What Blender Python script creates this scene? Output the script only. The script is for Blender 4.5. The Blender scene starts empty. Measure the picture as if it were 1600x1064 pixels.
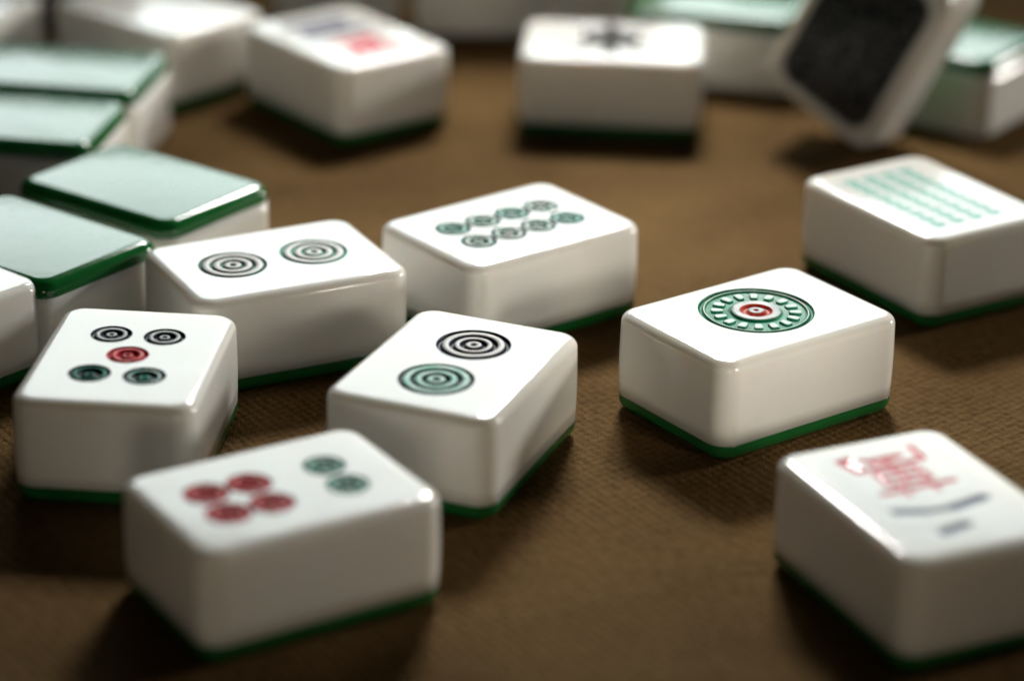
import bpy, bmesh, math, random
import numpy as np
from mathutils import Vector, Matrix
from mathutils.geometry import delaunay_2d_cdt

random.seed(7)
S = 0.01                      # builders work in centimetres, the scene is in metres
C = bpy.context.scene.collection
scene = bpy.context.scene

# ------------------------------------------------------------------ camera
CAM_H, PITCH, ROLL, FPX = 18.6427, 0.404246, 0.0197946, 4492.33
cam_data = bpy.data.cameras.new('camera')
cam = bpy.data.objects.new('camera', cam_data)
C.objects.link(cam)
cam_data.sensor_width = 36.0
cam_data.lens = FPX * 36.0 / 1600.0
cam_data.clip_start = 0.02
cam_data.clip_end = 50.0
cam.matrix_world = Matrix.Translation((0, 0, CAM_H * S)) @ Matrix.Rotation(math.pi / 2 - PITCH, 4, 'X') @ Matrix.Rotation(ROLL, 4, 'Z')
cam_data.dof.use_dof = True
cam_data.dof.focus_distance = 44.3 * S
cam_data.dof.aperture_fstop = (cam_data.lens * 0.1) / 1.27      # aperture 12.7 mm across
cam_data.dof.aperture_blades = 0
scene.camera = cam

# ------------------------------------------------------------------ world and lamps
world = bpy.data.worlds.new('World')
scene.world = world
world.use_nodes = True
bg = world.node_tree.nodes['Background']
bg.inputs[0].default_value = (0.75, 0.85, 1.0, 1)
bg.inputs[1].default_value = 0.004


def area(name, loc, target, sx, sy, power, col, spread=None):
    l = bpy.data.lights.new(name, 'AREA')
    l.shape = 'RECTANGLE'
    l.size, l.size_y, l.energy, l.color = sx, sy, power, col
    if spread:
        l.spread = math.radians(spread)
    o = bpy.data.objects.new(name, l)
    C.objects.link(o)
    o.location = loc
    o.rotation_euler = (Vector(target) - Vector(loc)).to_track_quat('-Z', 'Y').to_euler()
    return o


area('window_light', (0.02, 2.05, 0.66), (0, 0.45, 0.1), 1.05, 0.46, 6.2, (0.88, 0.99, 0.98))
area('key_light', (0.035, 0.73, 0.25), (0.02, 0.455, 0), 0.09, 0.06, 0.22, (1.0, 0.985, 0.95), spread=60)  # small key lamp added close behind the tiles, spread narrowed for falloff
area('side_window_light', (1.50, 1.10, 0.40), (0, 0.42, 0), 0.24, 0.20, 15, (1.0, 0.97, 0.91))
sp = bpy.data.lights.new('front_fill_spot', 'SPOT')  # added fill spot, low in front, to lift the tiles' front sides
sp.energy, sp.color, sp.shadow_soft_size = 2.3, (1.0, 0.87, 0.68), 0.08
sp.spot_size, sp.spot_blend = math.radians(17.5), 0.8
spo = bpy.data.objects.new('front_fill_spot', sp)
C.objects.link(spo)
spo.location = (0.025, 0.0, 0.046)
spo.rotation_euler = (Vector((-0.010, 0.44, 0.013)) - spo.location).to_track_quat('-Z', 'Y').to_euler()

sp2 = bpy.data.lights.new('right_fill_spot', 'SPOT')  # second added fill, from the right front, brightening the flower wheel tile
sp2.energy, sp2.color, sp2.shadow_soft_size = 0.40, (1.0, 0.93, 0.82), 0.012
sp2.spot_size, sp2.spot_blend = math.radians(31), 1.0
sp2o = bpy.data.objects.new('right_fill_spot', sp2)
C.objects.link(sp2o)
sp2o.location = (0.125, 0.30, 0.055)
sp2o.rotation_euler = (Vector((0.022, 0.415, 0.008)) - sp2o.location).to_track_quat('-Z', 'Y').to_euler()

scene.view_settings.view_transform = 'Standard'
scene.view_settings.look = 'None'
scene.view_settings.exposure = 0.0
scene.view_settings.gamma = 1.0
scene.cycles.max_bounces = 8
scene.cycles.use_denoising = True


# ------------------------------------------------------------------ materials
def new_mat(name):
    m = bpy.data.materials.new(name)
    m.use_nodes = True
    return m, m.node_tree.nodes, m.node_tree.links, m.node_tree.nodes['Principled BSDF']


def noise(n, l, scale, detail=4, rough=0.55, coord='Object', seedvec=None):
    tc = n.new('ShaderNodeTexCoord')
    t = n.new('ShaderNodeTexNoise')
    t.inputs['Scale'].default_value = scale
    t.inputs['Detail'].default_value = detail
    t.inputs['Roughness'].default_value = rough
    l.new(tc.outputs[coord], t.inputs['Vector'])
    return t


def ramp(n, l, src, stops):
    r = n.new('ShaderNodeValToRGB')
    while len(r.color_ramp.elements) < len(stops):
        r.color_ramp.elements.new(0.5)
    for e, (p, c) in zip(r.color_ramp.elements, stops):
        e.position = p
        e.color = (*c, 1) if len(c) == 3 else c
    l.new(src, r.inputs[0])
    return r


def bump(n, l, bsdf, src, strength, dist):
    b = n.new('ShaderNodeBump')
    b.inputs['Strength'].default_value = strength
    b.inputs['Distance'].default_value = dist
    l.new(src, b.inputs['Height'])
    l.new(b.outputs[0], bsdf.inputs['Normal'])
    return b


def white_plastic(name, attr=False, paint=None):
    """milky melamine; with attr=True the vertex attribute 'paint' mixes in the paint colour"""
    m, n, l, b = new_mat(name)
    t = noise(n, l, 120, 5)
    r = ramp(n, l, t.outputs[0], [(0.3, (0.81, 0.795, 0.75)), (0.7, (0.86, 0.85, 0.815))])
    # every tile has aged a little differently, with faint yellow smudges
    oi = n.new('ShaderNodeObjectInfo')
    sm = noise(n, l, 55, 4, 0.65)
    sr = ramp(n, l, sm.outputs[0], [(0.42, (0, 0, 0)), (0.75, (0.55,) * 3)])
    ad = n.new('ShaderNodeMath'); ad.operation = 'MULTIPLY_ADD'
    l.new(oi.outputs['Random'], ad.inputs[0]); ad.inputs[1].default_value = 0.35 if not attr else 0.0
    l.new(sr.outputs[0], ad.inputs[2])
    ag = n.new('ShaderNodeMix'); ag.data_type = 'RGBA'
    l.new(ad.outputs[0], ag.inputs[0]); l.new(r.outputs[0], ag.inputs[6])
    ag.inputs[7].default_value = (0.80, 0.76, 0.67, 1)
    col = ag.outputs[2]
    if attr:
        a = n.new('ShaderNodeAttribute')
        a.attribute_name = 'paint'
        t2 = noise(n, l, 900, 3)
        r2 = ramp(n, l, t2.outputs[0], [(0.3, (0.88,) * 3), (0.6, (1, 1, 1))])
        mu = n.new('ShaderNodeMath'); mu.operation = 'MULTIPLY'
        l.new(a.outputs['Fac'], mu.inputs[0]); l.new(r2.outputs[0], mu.inputs[1])
        mx = n.new('ShaderNodeMix'); mx.data_type = 'RGBA'
        l.new(mu.outputs[0], mx.inputs[0])
        l.new(col, mx.inputs[6])
        mx.inputs[7].default_value = (*paint, 1)
        col = mx.outputs[2]
        inv = n.new('ShaderNodeMapRange')
        inv.inputs['To Min'].default_value = 0.5; inv.inputs['To Max'].default_value = 0.08
        l.new(mu.outputs[0], inv.inputs['Value'])
        l.new(inv.outputs[0], b.inputs['Specular IOR Level'])
    l.new(col, b.inputs['Base Color'])
    b.inputs['Subsurface Weight'].default_value = 0.65 if not attr else 0.25
    b.inputs['Subsurface Radius'].default_value = (1.0, 0.82, 0.60)
    b.inputs['Subsurface Scale'].default_value = 0.0022
    t3 = noise(n, l, 90, 8, 0.75)
    rr = ramp(n, l, t3.outputs[0], [(0.35, (0.07,) * 3), (0.62, (0.13,) * 3), (0.75, (0.24,) * 3)])
    # hair scratches: very stretched noise
    tcs = n.new('ShaderNodeTexCoord'); mps = n.new('ShaderNodeMapping')
    mps.inputs['Scale'].default_value = (1, 22, 6); mps.inputs['Rotation'].default_value = (0, 0, 0.6)
    l.new(tcs.outputs['Object'], mps.inputs[0])
    ns = n.new('ShaderNodeTexNoise'); ns.inputs['Scale'].default_value = 260; ns.inputs['Detail'].default_value = 3
    l.new(mps.outputs[0], ns.inputs[0])
    rs = ramp(n, l, ns.outputs[0], [(0.66, (0, 0, 0)), (0.74, (0.16,) * 3)])
    sa = n.new('ShaderNodeMath'); sa.operation = 'ADD'
    l.new(rr.outputs[0], sa.inputs[0]); l.new(rs.outputs[0], sa.inputs[1])
    l.new(sa.outputs[0], b.inputs['Roughness'])
    t4 = noise(n, l, 160, 3)
    bump(n, l, b, t4.outputs[0], 0.12, 0.0004)
    b.inputs['IOR'].default_value = 1.5
    return m


M_WHITE = white_plastic('ivory_plastic')

m, n, l, b = new_mat('green_plastic')
t = noise(n, l, 150, 4)
r = ramp(n, l, t.outputs[0], [(0.3, (0.007, 0.095, 0.019)), (0.7, (0.010, 0.120, 0.025))])
l.new(r.outputs[0], b.inputs['Base Color'])
b.inputs['Subsurface Weight'].default_value = 0.25
b.inputs['Subsurface Radius'].default_value = (0.3, 1.0, 0.35)
b.inputs['Subsurface Scale'].default_value = 0.0018
t3 = noise(n, l, 500, 6, 0.7)
rr = ramp(n, l, t3.outputs[0], [(0.35, (0.08,) * 3), (0.7, (0.15,) * 3)])
l.new(rr.outputs[0], b.inputs['Roughness'])
b.inputs['IOR'].default_value = 1.52
t4 = noise(n, l, 160, 3)
bump(n, l, b, t4.outputs[0], 0.12, 0.0004)
M_GREEN = m


def paint_mat(name, col, thin=None, lo=0.38, hi=0.62, scale=450, rough=0.42):
    """lacquer in a groove or wiped thinly over a ridge; 'thin' is the colour where it is worn"""
    m, n, l, b = new_mat(name)
    t = noise(n, l, scale, 5, 0.6)
    thin = thin or tuple(c * 0.75 for c in col)
    r = ramp(n, l, t.outputs[0], [(lo, col), (hi, thin)])
    l.new(r.outputs[0], b.inputs['Base Color'])
    b.inputs['Roughness'].default_value = rough
    b.inputs['Specular IOR Level'].default_value = 0.10
    b.inputs['Subsurface Weight'].default_value = 0.08
    b.inputs['Subsurface Scale'].default_value = 0.001
    bump(n, l, b, t.outputs[0], 0.25, 0.0002)
    return m


W_ = (0.82, 0.815, 0.79)
NAVY = paint_mat('navy_paint', (0.004, 0.006, 0.022), (0.010, 0.018, 0.05))
BLACKBLUE = paint_mat('blue_black_paint', (0.003, 0.004, 0.010), (0.03, 0.07, 0.11), 0.45, 0.7)
TEAL = paint_mat('teal_paint', (0.010, 0.19, 0.125), (0.05, 0.34, 0.24))
TEAL_DARK = paint_mat('dark_teal_paint', (0.006, 0.075, 0.060), (0.02, 0.17, 0.13))
TEAL_WASH = paint_mat('thin_teal_wash', (0.26, 0.60, 0.49), (0.55, 0.76, 0.69))
GREEN_P = paint_mat('green_paint', (0.008, 0.19, 0.09), (0.05, 0.36, 0.22))
GREEN_D = paint_mat('dark_green_paint', (0.004, 0.14, 0.060), (0.015, 0.24, 0.12))
GREEN_WASH = paint_mat('thin_green_wash', (0.40, 0.70, 0.57), W_, 0.35, 0.6)
RED = paint_mat('red_paint', (0.50, 0.010, 0.030), (0.66, 0.05, 0.07))
RED_O = paint_mat('vermilion_paint', (0.45, 0.03, 0.018), (0.62, 0.12, 0.07))
RED_WASH = paint_mat('thin_red_wash', (0.66, 0.07, 0.09), (0.74, 0.30, 0.28))
GREY_WASH = paint_mat('thin_grey_wash', (0.45, 0.52, 0.52), (0.72, 0.75, 0.73))
CARVED = paint_mat('carved_ivory', W_, (0.74, 0.76, 0.74))
M_RED_GLYPH = white_plastic('ivory_with_red_paint', True, (0.62, 0.008, 0.035))
M_INK_GLYPH = white_plastic('ivory_with_slate_paint', True, (0.07, 0.09, 0.17))
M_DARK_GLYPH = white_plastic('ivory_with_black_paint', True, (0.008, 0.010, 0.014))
M_BLUE_GLYPH = white_plastic('ivory_with_blue_paint', True, (0.012, 0.02, 0.11))
M_BAMBOO = white_plastic('ivory_with_green_paint', True, (0.22, 0.48, 0.38))


def cloth_material():
    """brown woven cloth: staggered raised knots on crossed threads"""
    m, n, l, b = new_mat('brown_woven_cloth')
    tc = n.new('ShaderNodeTexCoord')
    mp = n.new('ShaderNodeMapping')
    mp.inputs['Rotation'].default_value = (0, 0, math.radians(7))
    l.new(tc.outputs['Object'], mp.inputs['Vector'])
    # slight waviness of the threads
    nz = n.new('ShaderNodeTexNoise'); nz.inputs['Scale'].default_value = 60
    l.new(mp.outputs[0], nz.inputs['Vector'])
    add = n.new('ShaderNodeVectorMath'); add.operation = 'MULTIPLY_ADD'
    l.new(nz.outputs['Color'], add.inputs[0])
    add.inputs[1].default_value = (0.0016,) * 3
    l.new(mp.outputs[0], add.inputs[2])
    sep = n.new('ShaderNodeSeparateXYZ'); l.new(add.outputs[0], sep.inputs[0])

    def math_(op, a, b_=None):
        x = n.new('ShaderNodeMath'); x.operation = op
        for i, v in enumerate((a, b_)):
            if v is None: continue
            if isinstance(v, (int, float)): x.inputs[i].default_value = v
            else: l.new(v, x.inputs[i])
        return x.outputs[0]
    kx, ky = 2 * math.pi / 0.0020, 2 * math.pi / 0.0023
    cx = math_('COSINE', math_('MULTIPLY', sep.outputs[0], kx))
    cy = math_('COSINE', math_('MULTIPLY', sep.outputs[1], ky))
    weave = math_('MULTIPLY', cx, cy)                       # checker of bumps and dips
    fine = n.new('ShaderNodeTexNoise'); fine.inputs['Scale'].default_value = 2600
    fine.inputs['Detail'].default_value = 4
    l.new(tc.outputs['Object'], fine.inputs['Vector'])
    mid = n.new('ShaderNodeTexNoise'); mid.inputs['Scale'].default_value = 560
    mid.inputs['Detail'].default_value = 3
    l.new(tc.outputs['Object'], mid.inputs['Vector'])
    h = math_('ADD', math_('MULTIPLY', weave, 0.15), math_('ADD', math_('MULTIPLY', fine.outputs[0], 0.6), math_('MULTIPLY', mid.outputs[0], 0.8)))
    big = n.new('ShaderNodeTexNoise'); big.inputs['Scale'].default_value = 28
    big.inputs['Detail'].default_value = 5
    l.new(tc.outputs['Object'], big.inputs['Vector'])
    r = n.new('ShaderNodeValToRGB')
    r.color_ramp.elements[0].position = 0.3; r.color_ramp.elements[0].color = (0.062, 0.032, 0.0108, 1)
    r.color_ramp.elements[1].position = 0.7; r.color_ramp.elements[1].color = (0.128, 0.076, 0.030, 1)
    l.new(big.outputs[0], r.inputs[0])
    r2 = n.new('ShaderNodeValToRGB')
    r2.color_ramp.elements[0].position = 0.15; r2.color_ramp.elements[0].color = (0.55, 0.52, 0.50, 1)
    r2.color_ramp.elements[1].position = 0.85; r2.color_ramp.elements[1].color = (1.25, 1.22, 1.15, 1)
    l.new(h, r2.inputs[0])
    mx = n.new('ShaderNodeMix'); mx.data_type = 'RGBA'; mx.blend_type = 'MULTIPLY'
    mx.inputs[0].default_value = 1.0
    l.new(r.outputs[0], mx.inputs[6]); l.new(r2.outputs[0], mx.inputs[7])
    l.new(mx.outputs[2], b.inputs['Base Color'])
    b.inputs['Roughness'].default_value = 0.9
    b.inputs['Specular IOR Level'].default_value = 0.0
    bp_ = bump(n, l, b, h, 1.0, 0.0006)
    gl = n.new('ShaderNodeBsdfGlossy')
    gl.inputs['Roughness'].default_value = 0.40
    l.new(bp_.outputs[0], gl.inputs['Normal'])
    r3 = n.new('ShaderNodeValToRGB')
    r3.color_ramp.elements[0].position = 0.2; r3.color_ramp.elements[0].color = (0.30, 0.19, 0.085, 1)
    r3.color_ramp.elements[1].position = 0.8; r3.color_ramp.elements[1].color = (0.85, 0.62, 0.36, 1)
    l.new(h, r3.inputs[0])
    l.new(r3.outputs[0], gl.inputs['Color'])
    ms = n.new('ShaderNodeMixShader')
    ms.inputs[0].default_value = 0.03
    l.new(b.outputs[0], ms.inputs[1]); l.new(gl.outputs[0], ms.inputs[2])
    l.new(ms.outputs[0], n['Material Output'].inputs['Surface'])
    return m


M_CLOTH = cloth_material()

# ------------------------------------------------------------------ helpers
TL, TW, TH, GH = 3.63, 2.70, 1.622, 0.275      # tile: long, wide, thick; thickness of the green back
RC, BV = 0.34, 0.155                            # corner radius seen from above, edge rounding


def link_mesh(name, verts, faces, mats, parent=None, fmat=None, smooth=True, attr=None):
    me = bpy.data.meshes.new(name)
    me.from_pydata([(x * S, y * S, z * S) for x, y, z in verts], [], faces)
    for mt in (mats if isinstance(mats, (list, tuple)) else [mats]):
        me.materials.append(mt)
    if fmat is not None:
        me.polygons.foreach_set('material_index', fmat)
    me.polygons.foreach_set('use_smooth', [smooth] * len(faces))
    if attr is not None:
        a = me.attributes.new('paint', 'FLOAT', 'POINT')
        a.data.foreach_set('value', attr)
    me.update()
    o = bpy.data.objects.new(name, me)
    C.objects.link(o)
    if parent is not None:
        o.parent = parent
    return o


def loop(hx, hy, rc, k=9):
    pts = []
    rc = max(rc, 0.02)
    for cx, cy, a0 in ((hx - rc, hy - rc, 0), (-hx + rc, hy - rc, 90), (-hx + rc, -hy + rc, 180), (hx - rc, -hy + rc, 270)):
        for i in range(k + 1):
            a = math.radians(a0 + 90 * i / k)
            pts.append((cx + rc * math.cos(a), cy + rc * math.sin(a)))
    return pts


def stacked(profile):
    """profile: list of (inset, z); returns verts, faces of the skin and ring length"""
    verts, faces = [], []
    for ins, z in profile:
        verts += [(x, y, z) for x, y in loop(TL / 2 - ins, TW / 2 - ins, RC - ins * 0.75)]
    N = len(verts) // len(profile)
    for j in range(len(profile) - 1):
        for i in range(N):
            a, b_ = j * N + i, j * N + (i + 1) % N
            faces.append((a, b_, b_ + N, a + N))
    return verts, faces, N


def body_mesh(name, mats, parent, z0, z1, rtop, rbot, holes=(), bulge=0.012):
    prof = []
    K = 7
    if rbot:
        for i in range(K + 1):
            a = math.pi / 2 * i / K
            prof.append((rbot * (1 - math.sin(a)), z0 + rbot * (1 - math.cos(a))))
    else:
        prof.append((0.0, z0))
    zl, zh = prof[-1][1], z1 - rtop
    for i in range(1, 5):
        t_ = i / 5
        prof.append((-bulge * math.sin(math.pi * t_), zl + (zh - zl) * t_))
    if rtop:
        for i in range(K + 1):
            a = math.pi / 2 * i / K
            prof.append((rtop * (1 - math.cos(a)), zh + rtop * math.sin(a)))
    else:
        prof += [(0.0, z1 - 0.012), (0.010, z1)]      # tiny chamfer: the seam line
    verts, faces, N = stacked(prof)
    faces.append(tuple(range(N - 1, -1, -1)))
    ins = prof[-1][0]
    top0 = (len(prof) - 1) * N
    if not holes:
        faces.append(tuple(range(top0, top0 + N)))
    else:
        # a narrow flat ring keeps the edge shading crisp, then a triangulated cap with holes
        ring = loop(TL / 2 - ins - 0.05, TW / 2 - ins - 0.05, RC - ins * 0.75 - 0.02)
        base = len(verts)
        verts += [(x, y, z1) for x, y in ring]
        for i in range(N):
            a, b_ = top0 + i, top0 + (i + 1) % N
            faces.append((a, b_, base + (i + 1) % N, base + i))
        pts = [Vector(p) for p in ring]
        edges = [(i, (i + 1) % N) for i in range(N)]
        for hpts, inside in holes:
            s = len(pts)
            pts += [Vector(p) for p in hpts]
            edges += [(s + i, s + (i + 1) % len(hpts)) for i in range(len(hpts))]
        vo, eo, fo, ov, oe, of = delaunay_2d_cdt(pts, edges, [], 0, 1e-6)
        s = len(verts)
        verts += [(v.x, v.y, z1) for v in vo]
        for f in fo:
            c = sum((vo[i] for i in f), Vector((0, 0))) / len(f)
            if any(inside(c.x, c.y) for _, inside in holes):
                continue
            ar = sum(vo[f[i]].x * vo[f[(i + 1) % len(f)]].y - vo[f[(i + 1) % len(f)]].x * vo[f[i]].y for i in range(len(f)))
            if abs(ar) < 1e-9:
                continue
            faces.append(tuple(s + i for i in (f if ar > 0 else f[::-1])))
    o = link_mesh(name, verts, faces, mats, parent)
    if holes:
        bm = bmesh.new(); bm.from_mesh(o.data)
        bmesh.ops.remove_doubles(bm, verts=bm.verts, dist=1e-7)
        bm.to_mesh(o.data); bm.free()
    return o


NSEG = 72


def circle_hole(cx, cy, R):
    pts = [(cx + R * math.cos(2 * math.pi * i / NSEG), cy + R * math.sin(2 * math.pi * i / NSEG)) for i in range(NSEG)]
    return pts, (lambda x, y: (x - cx) ** 2 + (y - cy) ** 2 < (R * 0.998) ** 2)


def lathe_mark(name, parent, cx, cy, R, bands, z1, depth=0.05):
    """bands: list of (inner ratio, 'g' groove or 'r' ridge, material index, depth factor) from the rim inwards"""
    prof = [(1.0, 0.0, 0)]                   # ratio, z, material of the face that ends here
    r_out = 1.0
    lev = 0.0
    wall = 0.022 * (0.57 / R) ** 0.5
    for r_in, kind, mi, df in bands:
        d = -depth * df
        if d != lev:
            gm = mi if d < lev else last_m
            prof.append((r_out - wall, d, gm))
        if r_in > 0:
            # rounded floor / ridge
            mid = (r_out - wall + r_in) / 2
            prof.append((mid, d + (0.004 if kind == 'r' else -0.006), mi))
            prof.append((r_in, d, mi))
        r_out, lev, last_m = r_in, d, mi
    verts, faces, fm = [], [], []
    for r, z, _ in prof:
        verts += [(cx + r * R * math.cos(2 * math.pi * i / NSEG), cy + r * R * math.sin(2 * math.pi * i / NSEG), z1 + z) for i in range(NSEG)]
    for j in range(len(prof) - 1):
        for i in range(NSEG):
            a, b_ = j * NSEG + i, j * NSEG + (i + 1) % NSEG
            faces.append((a, b_, b_ + NSEG, a + NSEG))
            fm.append(prof[j + 1][2])
    c = len(verts)
    verts.append((cx, cy, z1 + prof[-1][1]))
    j = (len(prof) - 1) * NSEG
    for i in range(NSEG):
        faces.append((j + i, j + (i + 1) % NSEG, c)); fm.append(bands[-1][2])
    return (name, verts, faces, fm)


def seg_dist(px, py, segs):
    """distance to nearest stroke minus its half width (arrays)"""
    best = np.full(px.shape, 9.0)
    for (x0, y0, x1, y1, w) in segs:
        dx, dy = x1 - x0, y1 - y0
        t_ = np.clip(((px - x0) * dx + (py - y0) * dy) / (dx * dx + dy * dy + 1e-12), 0, 1)
        best = np.minimum(best, np.hypot(px - x0 - t_ * dx, py - y0 - t_ * dy) - w)
    return best


def rect_hole(cx, cy, ang, hx, hy):
    ca, sa = math.cos(ang), math.sin(ang)
    pts = [(cx + ca * x - sa * y, cy + sa * x + ca * y) for x, y in ((-hx, -hy), (hx, -hy), (hx, hy), (-hx, hy))]

    def inside(x, y):
        dx, dy = x - cx, y - cy
        return abs(ca * dx + sa * dy) < hx - 1e-4 and abs(-sa * dx + ca * dy) < hy - 1e-4
    return pts, inside


def glyph_mark(name, parent, cx, cy, ang, hx, hy, segs, mat, z1, depth=0.045, step=0.022, soft=0.03):
    """engraved strokes: a fine grid sunk where the strokes run; the attribute says where paint sits"""
    nx, ny = max(4, int(2 * hx / step)), max(4, int(2 * hy / step))
    X, Y = np.meshgrid(np.linspace(-hx, hx, nx + 1), np.linspace(-hy, hy, ny + 1))
    d = seg_dist(X, Y, segs)
    k = np.clip(-d / soft + 0.5, 0, 1)
    k = k * k * (3 - 2 * k)
    k[0, :] = k[-1, :] = 0; k[:, 0] = k[:, -1] = 0
    ca, sa = math.cos(ang), math.sin(ang)
    gx, gy = cx + ca * X - sa * Y, cy + sa * X + ca * Y
    verts = list(zip(gx.ravel(), gy.ravel(), (z1 - depth * k).ravel()))
    faces = []
    for j in range(ny):
        for i in range(nx):
            a = j * (nx + 1) + i
            faces.append((a, a + 1, a + nx + 2, a + nx + 1))
    return link_mesh(name, [tuple(map(float, v)) for v in verts], faces, mat, parent, attr=[float(v) for v in k.ravel()])


# ring patterns (from rim to centre): inner ratio, kind, material slot, depth factor
BIG_RINGS = [(0.85, 'g', 0, 1), (0.66, 'r', 1, 0.0), (0.52, 'g', 0, 1), (0.38, 'r', 1, 0.0), (0.23, 'g', 0, 1), (0.09, 'r', 1, 0.0), (0, 'g', 0, .8)]
FINE_RINGS = [(0.90, 'g', 0, 1), (0.68, 'r', 1, 0.0), (0.58, 'g', 0, 1), (0.38, 'r', 1, 0.0), (0.27, 'g', 0, 1), (0.10, 'r', 1, 0.0), (0, 'g', 0, .8)]
SMALL_RINGS = [(0.78, 'g', 0, 1), (0.56, 'r', 1, 0.0), (0.28, 'g', 0, 1), (0.12, 'r', 1, 0.1), (0, 'g', 0, .8)]
SMALL_DEEP = [(0.80, 'g', 0, 1), (0.64, 'r', 1, 0.15), (0.30, 'g', 0, 1), (0.12, 'r', 2, 0.45), (0, 'g', 0, 1)]
TILE_GROUP_UP = 'mahjong tiles lying face up on the brown cloth'
TILE_GROUP_DOWN = 'mahjong tiles lying face down with green backs showing'


def tile(label, cx, cy, theta, flip=False, marks=None, group=TILE_GROUP_UP, z=0.0, matrix=None):
    """local x = long side, local y = short side; the face is up unless flip"""
    root = bpy.data.objects.new('mahjong_tile', None)
    root.empty_display_size = 0.01
    C.objects.link(root)
    root['label'], root['category'], root['group'] = label, 'mahjong tile', group
    marks = marks or []
    holes = []
    for mk in marks:
        if mk['t'] == 'circle':
            holes.append(circle_hole(mk['x'], mk['y'], mk['r']))
        else:
            holes.append(rect_hole(mk['x'], mk['y'], mk['a'], mk['hx'], mk['hy']))
    body_mesh('tile_body', M_WHITE, root, GH + 0.002, TH, BV, 0, holes)
    body_mesh('tile_back', M_GREEN, root, 0.0, GH, 0, 0.20, bulge=-0.004)
    for mk in marks:
        if mk['t'] == 'circle':
            _, v, f, fm = lathe_mark('engraved_circle', root, mk['x'], mk['y'], mk['r'], mk['bands'], TH, mk.get('depth', 0.05))
            o = link_mesh('engraved_circle', v, f, mk['mats'], root, fm)
            if mk.get('lab'): o['label'] = mk['lab']
            if mk.get('petals'):
                petals(o, mk)
        else:
            o = glyph_mark(mk['n'], root, mk['x'], mk['y'], mk['a'], mk['hx'], mk['hy'], mk['segs'], mk['mat'], TH, mk.get('depth', 0.045), mk.get('step', 0.022), mk.get('soft', 0.03))
            if mk.get('lab'): o['label'] = mk['lab']
    if matrix is not None:
        root.matrix_world = matrix
    elif flip:
        root.matrix_world = Matrix.Translation((cx * S, cy * S, (z + TH) * S)) @ Matrix.Rotation(theta, 4, 'Z') @ Matrix.Rotation(math.pi, 4, 'X')
    else:
        root.matrix_world = Matrix.Translation((cx * S, cy * S, z * S)) @ Matrix.Rotation(theta, 4, 'Z')
    return root


def petals(parent, mk):
    """sixteen small raised chips round the one-circle"""
    cx, cy, R = mk['x'], mk['y'], mk['r']
    me = None
    for i in range(16):
        a = 2 * math.pi * (i + 0.35) / 16
        if me is None:
            out = []
            prof = [(0.56, 0.045), (0.585, 0.066), (0.72, 0.082), (0.765, 0.070), (0.78, 0.04)]
            pts = [(r, w) for r, w in prof] + [(r, -w) for r, w in prof[::-1]]
            n_ = len(pts)
            z0, z1_ = -0.040, -0.004
            ccx = sum(p[0] for p in pts) / n_
            verts = [(p[0] * R, p[1] * R, z0) for p in pts]
            verts += [((ccx + (p[0] - ccx) * 0.94) * R, p[1] * 0.9 * R, z1_ - 0.006) for p in pts]
            verts += [((ccx + (p[0] - ccx) * 0.80) * R, p[1] * 0.72 * R, z1_) for p in pts]
            faces, fm = [], []
            for k in range(2):
                for j in range(n_):
                    q_ = (j + 1) % n_
                    faces.append((k * n_ + j, k * n_ + q_, (k + 1) * n_ + q_, (k + 1) * n_ + j)[::-1]); fm.append(0 if k == 0 else 1)
            faces.append(tuple(range(2 * n_, 3 * n_))[::-1]); fm.append(1)
            o = link_mesh('petal', verts, faces, [GREEN_P, PETAL], parent, fm, smooth=False)
            me = o.data
        else:
            o = bpy.data.objects.new('petal', me)
            C.objects.link(o); o.parent = parent
        o.location = (cx * S, cy * S, TH * S)
        o.rotation_euler = (0, 0, a)


PETAL = paint_mat('pale_green_wash_on_ivory', (0.45, 0.70, 0.60), (0.70, 0.80, 0.75), 0.4, 0.6)


def circ(x, y, r, bands, mats, **k):
    return dict(t='circle', x=x, y=y, r=r, bands=bands, mats=mats, **k)


def glyph(n_, x, y, a, hx, hy, segs, mat, **k):
    return dict(t='glyph', n=n_, x=x, y=y, a=a, hx=hx, hy=hy, segs=segs, mat=mat, **k)


# strokes of the characters on a unit square, up = +y
def strokes_wan(w=0.035):
    s = [(.08, .88, .92, .90, w), (.33, 1.0, .34, .77, w), (.67, 1.0, .66, .77, w),
         (.26, .73, .27, .43, w), (.26, .73, .75, .74, w), (.75, .74, .74, .43, w), (.26, .585, .74, .585, w * .8), (.27, .44, .74, .44, w),
         (.5, .73, .5, .13, w), (.10, .30, .86, .33, w), (.10, .30, .07, .0, w * 1.1), (.86, .33, .93, .05, w * 1.5), (.93, .05, .80, .02, w * 1.3),
         (.5, .20, .27, .13, w), (.27, .13, .68, .14, w), (.60, .23, .72, .09, w)]
    return s


def place_strokes(s, x0, y0, sx, sy, rot180=False, bold=1.0):
    out = []
    for (a, b_, c, d, w) in s:
        q_ = [x0 + a * sx, y0 + b_ * sy, x0 + c * sx, y0 + d * sy]
        out.append((*q_, w * bold))
    return out


# ------------------------------------------------------------------ table
me_v, me_f = [], []
tb = link_mesh('table_cloth', [(-150, -60, 0), (150, -60, 0), (150, 140, 0), (-150, 140, 0)], [(0, 1, 2, 3)], M_CLOTH)
tb['kind'] = 'structure'

# ------------------------------------------------------------------ tiles (theta is the direction of local +x in the plan)
D = math.radians


def at(cx, cy, th, d1long):
    """th: direction of the edge left->back of the photo; returns theta of the long side"""
    return cx, cy, (D(th) if d1long else D(th) - math.pi / 2)


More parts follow.
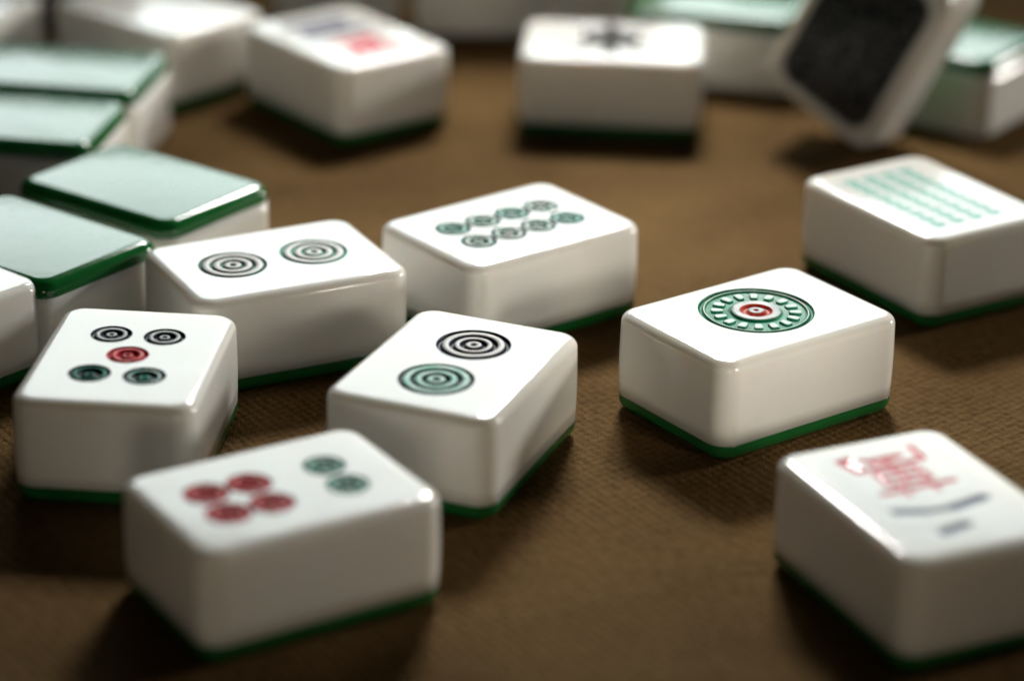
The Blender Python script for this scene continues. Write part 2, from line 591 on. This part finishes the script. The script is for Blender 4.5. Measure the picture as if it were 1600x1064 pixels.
# tile with one navy and one teal ring (centre)
x, y, t = at(-0.834, 38.947, 68.17, True)
tile('white tile at the centre with one bold black ring circle and one teal ring circle', x, y, t, marks=[
    circ(0.70, 0, 0.565, BIG_RINGS, [NAVY, CARVED], lab='circle with black grooves'),
    circ(-0.70, 0, 0.565, FINE_RINGS, [BLACKBLUE, TEAL_WASH], lab='circle washed with teal', depth=0.045)])
# five circles
x, y, t = at(-5.681, 38.946, 85.12, True)
tile('white tile with five small circles, four dark ones round a red one', x, y, t, marks=[
    circ(0.75, 0.405, 0.315, SMALL_RINGS, [BLACKBLUE, GREY_WASH, BLACKBLUE]),
    circ(0.75, -0.405, 0.315, SMALL_RINGS, [BLACKBLUE, GREY_WASH, BLACKBLUE]),
    circ(0.02, 0, 0.315, SMALL_RINGS, [RED, RED_WASH, RED], lab='red circle'),
    circ(-0.71, 0.405, 0.315, SMALL_DEEP, [BLACKBLUE, TEAL, TEAL_DARK], lab='dark teal circle'),
    circ(-0.71, -0.405, 0.315, SMALL_DEEP, [BLACKBLUE, TEAL_WASH, TEAL], lab='teal circle')])
# two teal circles
x, y, t = at(-3.836, 42.925, 27.4, True)
tile('white tile with two thin teal ring circles, beside the pair of green backed tiles', x, y, t, marks=[
    circ(-0.71, 0.03, 0.55, FINE_RINGS, [TEAL_DARK, CARVED], depth=0.03),
    circ(0.69, 0.03, 0.55, FINE_RINGS, [TEAL, CARVED], depth=0.03)])
# eight circles
x, y, t = at(-0.066, 44.742, 38.62, True)
tile('white tile with eight small green ring circles in two rows of four', x, y, t, marks=[
    circ(-0.93 + 0.62 * i, s_, 0.303, SMALL_RINGS, [TEAL_DARK, GREEN_WASH if (i, s_ > 0) not in ((0, True), (3, False), (2, True)) else TEAL_WASH], depth=0.035)
    for i in range(4) for s_ in (0.35, -0.35)])
# one circle
x, y, t = at(3.808, 41.07, 36.78, True)
tile('white tile with one large green flower wheel round a red centre', x, y, t, marks=[
    circ(0.03, 0.10, 0.905, [(0.925, 'g', 1, 1), (0.885, 'r', 2, 0.15), (0.85, 'g', 1, 0.9), (0.475, 'g', 0, 1.0), (0.44, 'g', 1, 1.15),
                             (0.305, 'r', 3, 0.1), (0.275, 'r', 5, 0.0), (0.15, 'g', 4, 1), (0.045, 'r', 3, 0.0), (0, 'g', 4, .6)],
         [GREEN_P, GREEN_D, GREEN_WASH, GREY_WASH, RED_O, RED_WASH], petals=True, depth=0.036)])
# six circles
x, y, t = at(-3.056, 34.62, 32.04, True)
tile('white tile in the foreground with four red circles and two green circles', x, y, t, marks=[
    circ(-0.95, 0.33, 0.318, SMALL_RINGS, [RED, RED_WASH], lab='red circle'),
    circ(-0.31, 0.33, 0.318, SMALL_RINGS, [RED, RED_WASH], lab='red circle'),
    circ(-0.95, -0.34, 0.318, SMALL_RINGS, [RED, RED_WASH], lab='red circle'),
    circ(-0.31, -0.34, 0.318, SMALL_RINGS, [RED, RED_WASH], lab='red circle'),
    circ(0.83, 0.33, 0.30, SMALL_RINGS, [TEAL, TEAL_WASH], lab='green circle'),
    circ(0.83, -0.34, 0.30, SMALL_RINGS, [TEAL, TEAL_WASH], lab='green circle')])
# bamboo tile: long side runs towards the camera; eight sticks
x, y, t = at(7.055, 46.455, 32.72, False)
sticks = []
for gx in (-0.86, 0.02, 0.90):
    for sy in (-0.70, -0.30, 0.10, 0.50):
        hl = 0.42
        segs = [(-hl + 0.07, 0, hl - 0.07, 0, 0.05)]
        for q_ in (-0.29, 0.0, 0.29):
            segs.append((q_ - 0.04, -0.08, q_ - 0.04, 0.08, 0.08))
            segs.append((q_ + 0.06, -0.05, q_ + 0.06, 0.05, 0.07))
        sticks.append(glyph('engraved_bamboo_stick', gx, sy, 0, hl, 0.19, segs, M_BAMBOO, soft=0.05, depth=0.005))
tile('white tile at the right edge with faint mint green bamboo marks in rows', x, y, t, marks=sticks)
# character tile, seen upside down
x, y, t = at(5.588, 34.868, 25.31, False)
# local +x = towards the camera (up of the writing); local +y = to the right in the photo
red = [(-b_ * 1.0 + 0, 0, 0, 0, 0) for b_ in ()]
wan = []
for (a, b_, c, d, w) in strokes_wan(0.046):
    # glyph right = local -y, glyph up = local +x
    wan.append((-1.30 + b_ * 1.28 + 0.66, (0.5 - a) * 1.36, -1.30 + d * 1.28 + 0.66, (0.5 - c) * 1.36, w * 1.15))
two = [(0.36 - 0.72, -0.68, 0.50 - 0.72, -0.30, 0.085), (0.50 - 0.72, -0.30, 0.53 - 0.72, 0.10, 0.065), (0.53 - 0.72, 0.10, 0.42 - 0.72, 0.64, 0.095),
       (1.10 - 0.72, -0.42, 1.02 - 0.72, -0.02, 0.085)]
tile('white tile in the lower right corner with red and grey Chinese characters', x, y, t, marks=[
    glyph('engraved_character', -0.66, 0.02, 0, 0.72, 0.78, wan, M_RED_GLYPH, lab='red character', depth=0.004),
    glyph('engraved_number', 0.74, 0.02, 0, 0.50, 0.78, two, M_INK_GLYPH, lab='slate grey numeral two', soft=0.06, depth=0.004)])

# face down pair at the left
x, y, t = at(-6.387, 46.419, 54.2, False)
tile('green backed tile with a free right end, behind its face down neighbour', x, y, t, flip=True, group=TILE_GROUP_DOWN)
x, y, t = at(-7.99, 43.72, 53.4, False)
tile('green backed tile cut by the left edge, just behind the blank white corner', x, y, t, flip=True, group=TILE_GROUP_DOWN)
# blank white corner at the left edge
x, y, t = at(-9.60, 41.96, 49.0, False)
tile('white tile at the left edge of which only a blank corner shows', x, y, t)
# face down pair upper left
tile('green backed tile of the upper left pair, the one nearer the back', -8.75, 52.72, D(-9), flip=True, group=TILE_GROUP_DOWN)
tile('green backed tile of the upper left pair, the one nearer the camera', -9.17, 49.72, D(-9), flip=True, group=TILE_GROUP_DOWN)
# blurred white tiles at the back
x, y, t = at(-7.40, 56.84, 49, False)
tile('blurred blank white tile at the top left behind the green backed pair', x, y, t)
x, y, t = at(-12.0, 56.9, 66, False)
tile('blurred white tile cut by the top left corner', x, y, t)
x, y, t = at(-3.43, 55.04, 38, False)
num = [(-0.66, -0.62, -0.66, 0.62, 0.13), (-0.28, -0.50, -0.28, 0.50, 0.13), (0.12, -0.66, 0.12, 0.66, 0.14)]
wan2 = []
for (a, b_, c, d, w) in strokes_wan(0.075):
    # upright to the viewer: glyph up = local -x, glyph right = local +y
    wan2.append((0.60 - b_ * 1.15, (a - 0.5) * 1.3, 0.60 - d * 1.15, (c - 0.5) * 1.3, w))
tile('blurred white tile at the back with blue and red characters', x, y, t, marks=[
    glyph('engraved_number', -0.72, 0.0, 0, 0.60, 0.85, [(a + 0.25, b_, c + 0.25, d, w) for a, b_, c, d, w in num], M_BLUE_GLYPH, lab='blue numeral three', step=0.03, depth=0.02),
    glyph('engraved_character', 0.70, 0.0, 0, 0.70, 0.80, wan2, M_RED_GLYPH, lab='red character', step=0.03, depth=0.02)])
east = [(-.62, .62, .62, .62, .13), (0, .95, 0, -.95, .14), (-.45, .36, .45, .36, .12), (-.45, .36, -.45, -.12, .12), (.45, .36, .45, -.12, .12),
        (-.45, .12, .45, .12, .10), (-.45, -.12, .45, -.12, .10), (-.05, -.2, -.66, -.75, .12), (.05, -.2, .66, -.75, .12)]
tile('blurred white tile lying straight at the back with a black character', 1.90, 55.1, D(-3.5), marks=[
    glyph('engraved_character', -0.05, 0.10, 0, 0.85, 1.02, east, M_DARK_GLYPH, lab='black character', step=0.03, depth=0.02)])
# green backed tiles at the back right
x, y, t = at(8.58, 56.14, 54, False)
tile('green backed tile in the top right corner under the leaning tile', x, y, t, flip=True, group=TILE_GROUP_DOWN)
tile('green backed tile behind the straight white tile, left of the leaning one', 4.25, 58.3, D(-14), flip=True, group=TILE_GROUP_DOWN)

# tiles standing on edge across the back, most of them above the picture
for sx_, sy_, sa_, where in ((-9.85, 62.2, 2, 'behind the gap between the two top left tiles'), (-4.0, 61.6, -1, 'behind the red and blue character tile'),
                             (-0.95, 61.2, 2, 'left of the black character tile'), (1.80, 61.3, -2, 'behind the black character tile')):
    Mx = Matrix.Translation((sx_ * S, sy_ * S, TL / 2 * S)) @ Matrix.Rotation(D(sa_), 4, 'Z') @ Matrix.Rotation(math.pi / 2, 4, 'X') @ Matrix.Translation((0, 0, -TH / 2 * S)) @ Matrix.Rotation(math.pi / 2, 4, 'Z')
    tile('upright shaded tile at the top edge, ' + where, 0, 0, 0, matrix=Mx, group='mahjong tiles standing upright in a row at the back')

# leaning tile: stands on one corner and tips to the right in the plane of its face
th = D(53)
a1 = Vector((math.cos(th), math.sin(th), 0)); a2 = Vector((math.sin(th), -math.cos(th), 0)); up = Vector((0, 0, 1))
lean = D(24)
u = up * math.cos(lean) + a2 * math.sin(lean)               # long side
w = a2 * math.cos(lean) - up * math.sin(lean)               # short side, to the right
nf = -a1                                                    # the face looks to the front left
back = D(7)                                                # and a little backwards
u, nf = u * math.cos(back) - nf * math.sin(back), nf * math.cos(back) + u * math.sin(back)
v = nf.cross(u)
F0 = Vector((6.72, 52.55, TH * math.sin(back) * math.cos(lean)))
cen = F0 + u * (TL / 2) - w * (TW / 2) - nf * TH
M = Matrix.Identity(4)
for i in range(3):
    M[i][0], M[i][1], M[i][2] = u[i], v[i], nf[i]
M.translation = cen * S
tile('tipped white tile at the back with a dark face and pale right side', 0, 0, 0, matrix=M, marks=[
    glyph('dark_panel', 0, 0, 0, 1.60, 1.14, [(-1.10, q_, 1.10, q_, 0.44) for q_ in (-0.66, -0.3, 0.0, 0.3, 0.66)], M_DARK_GLYPH, lab='dark panel', step=0.05, soft=0.14, depth=0.006)])  # guessed near-black panel covering most of the face
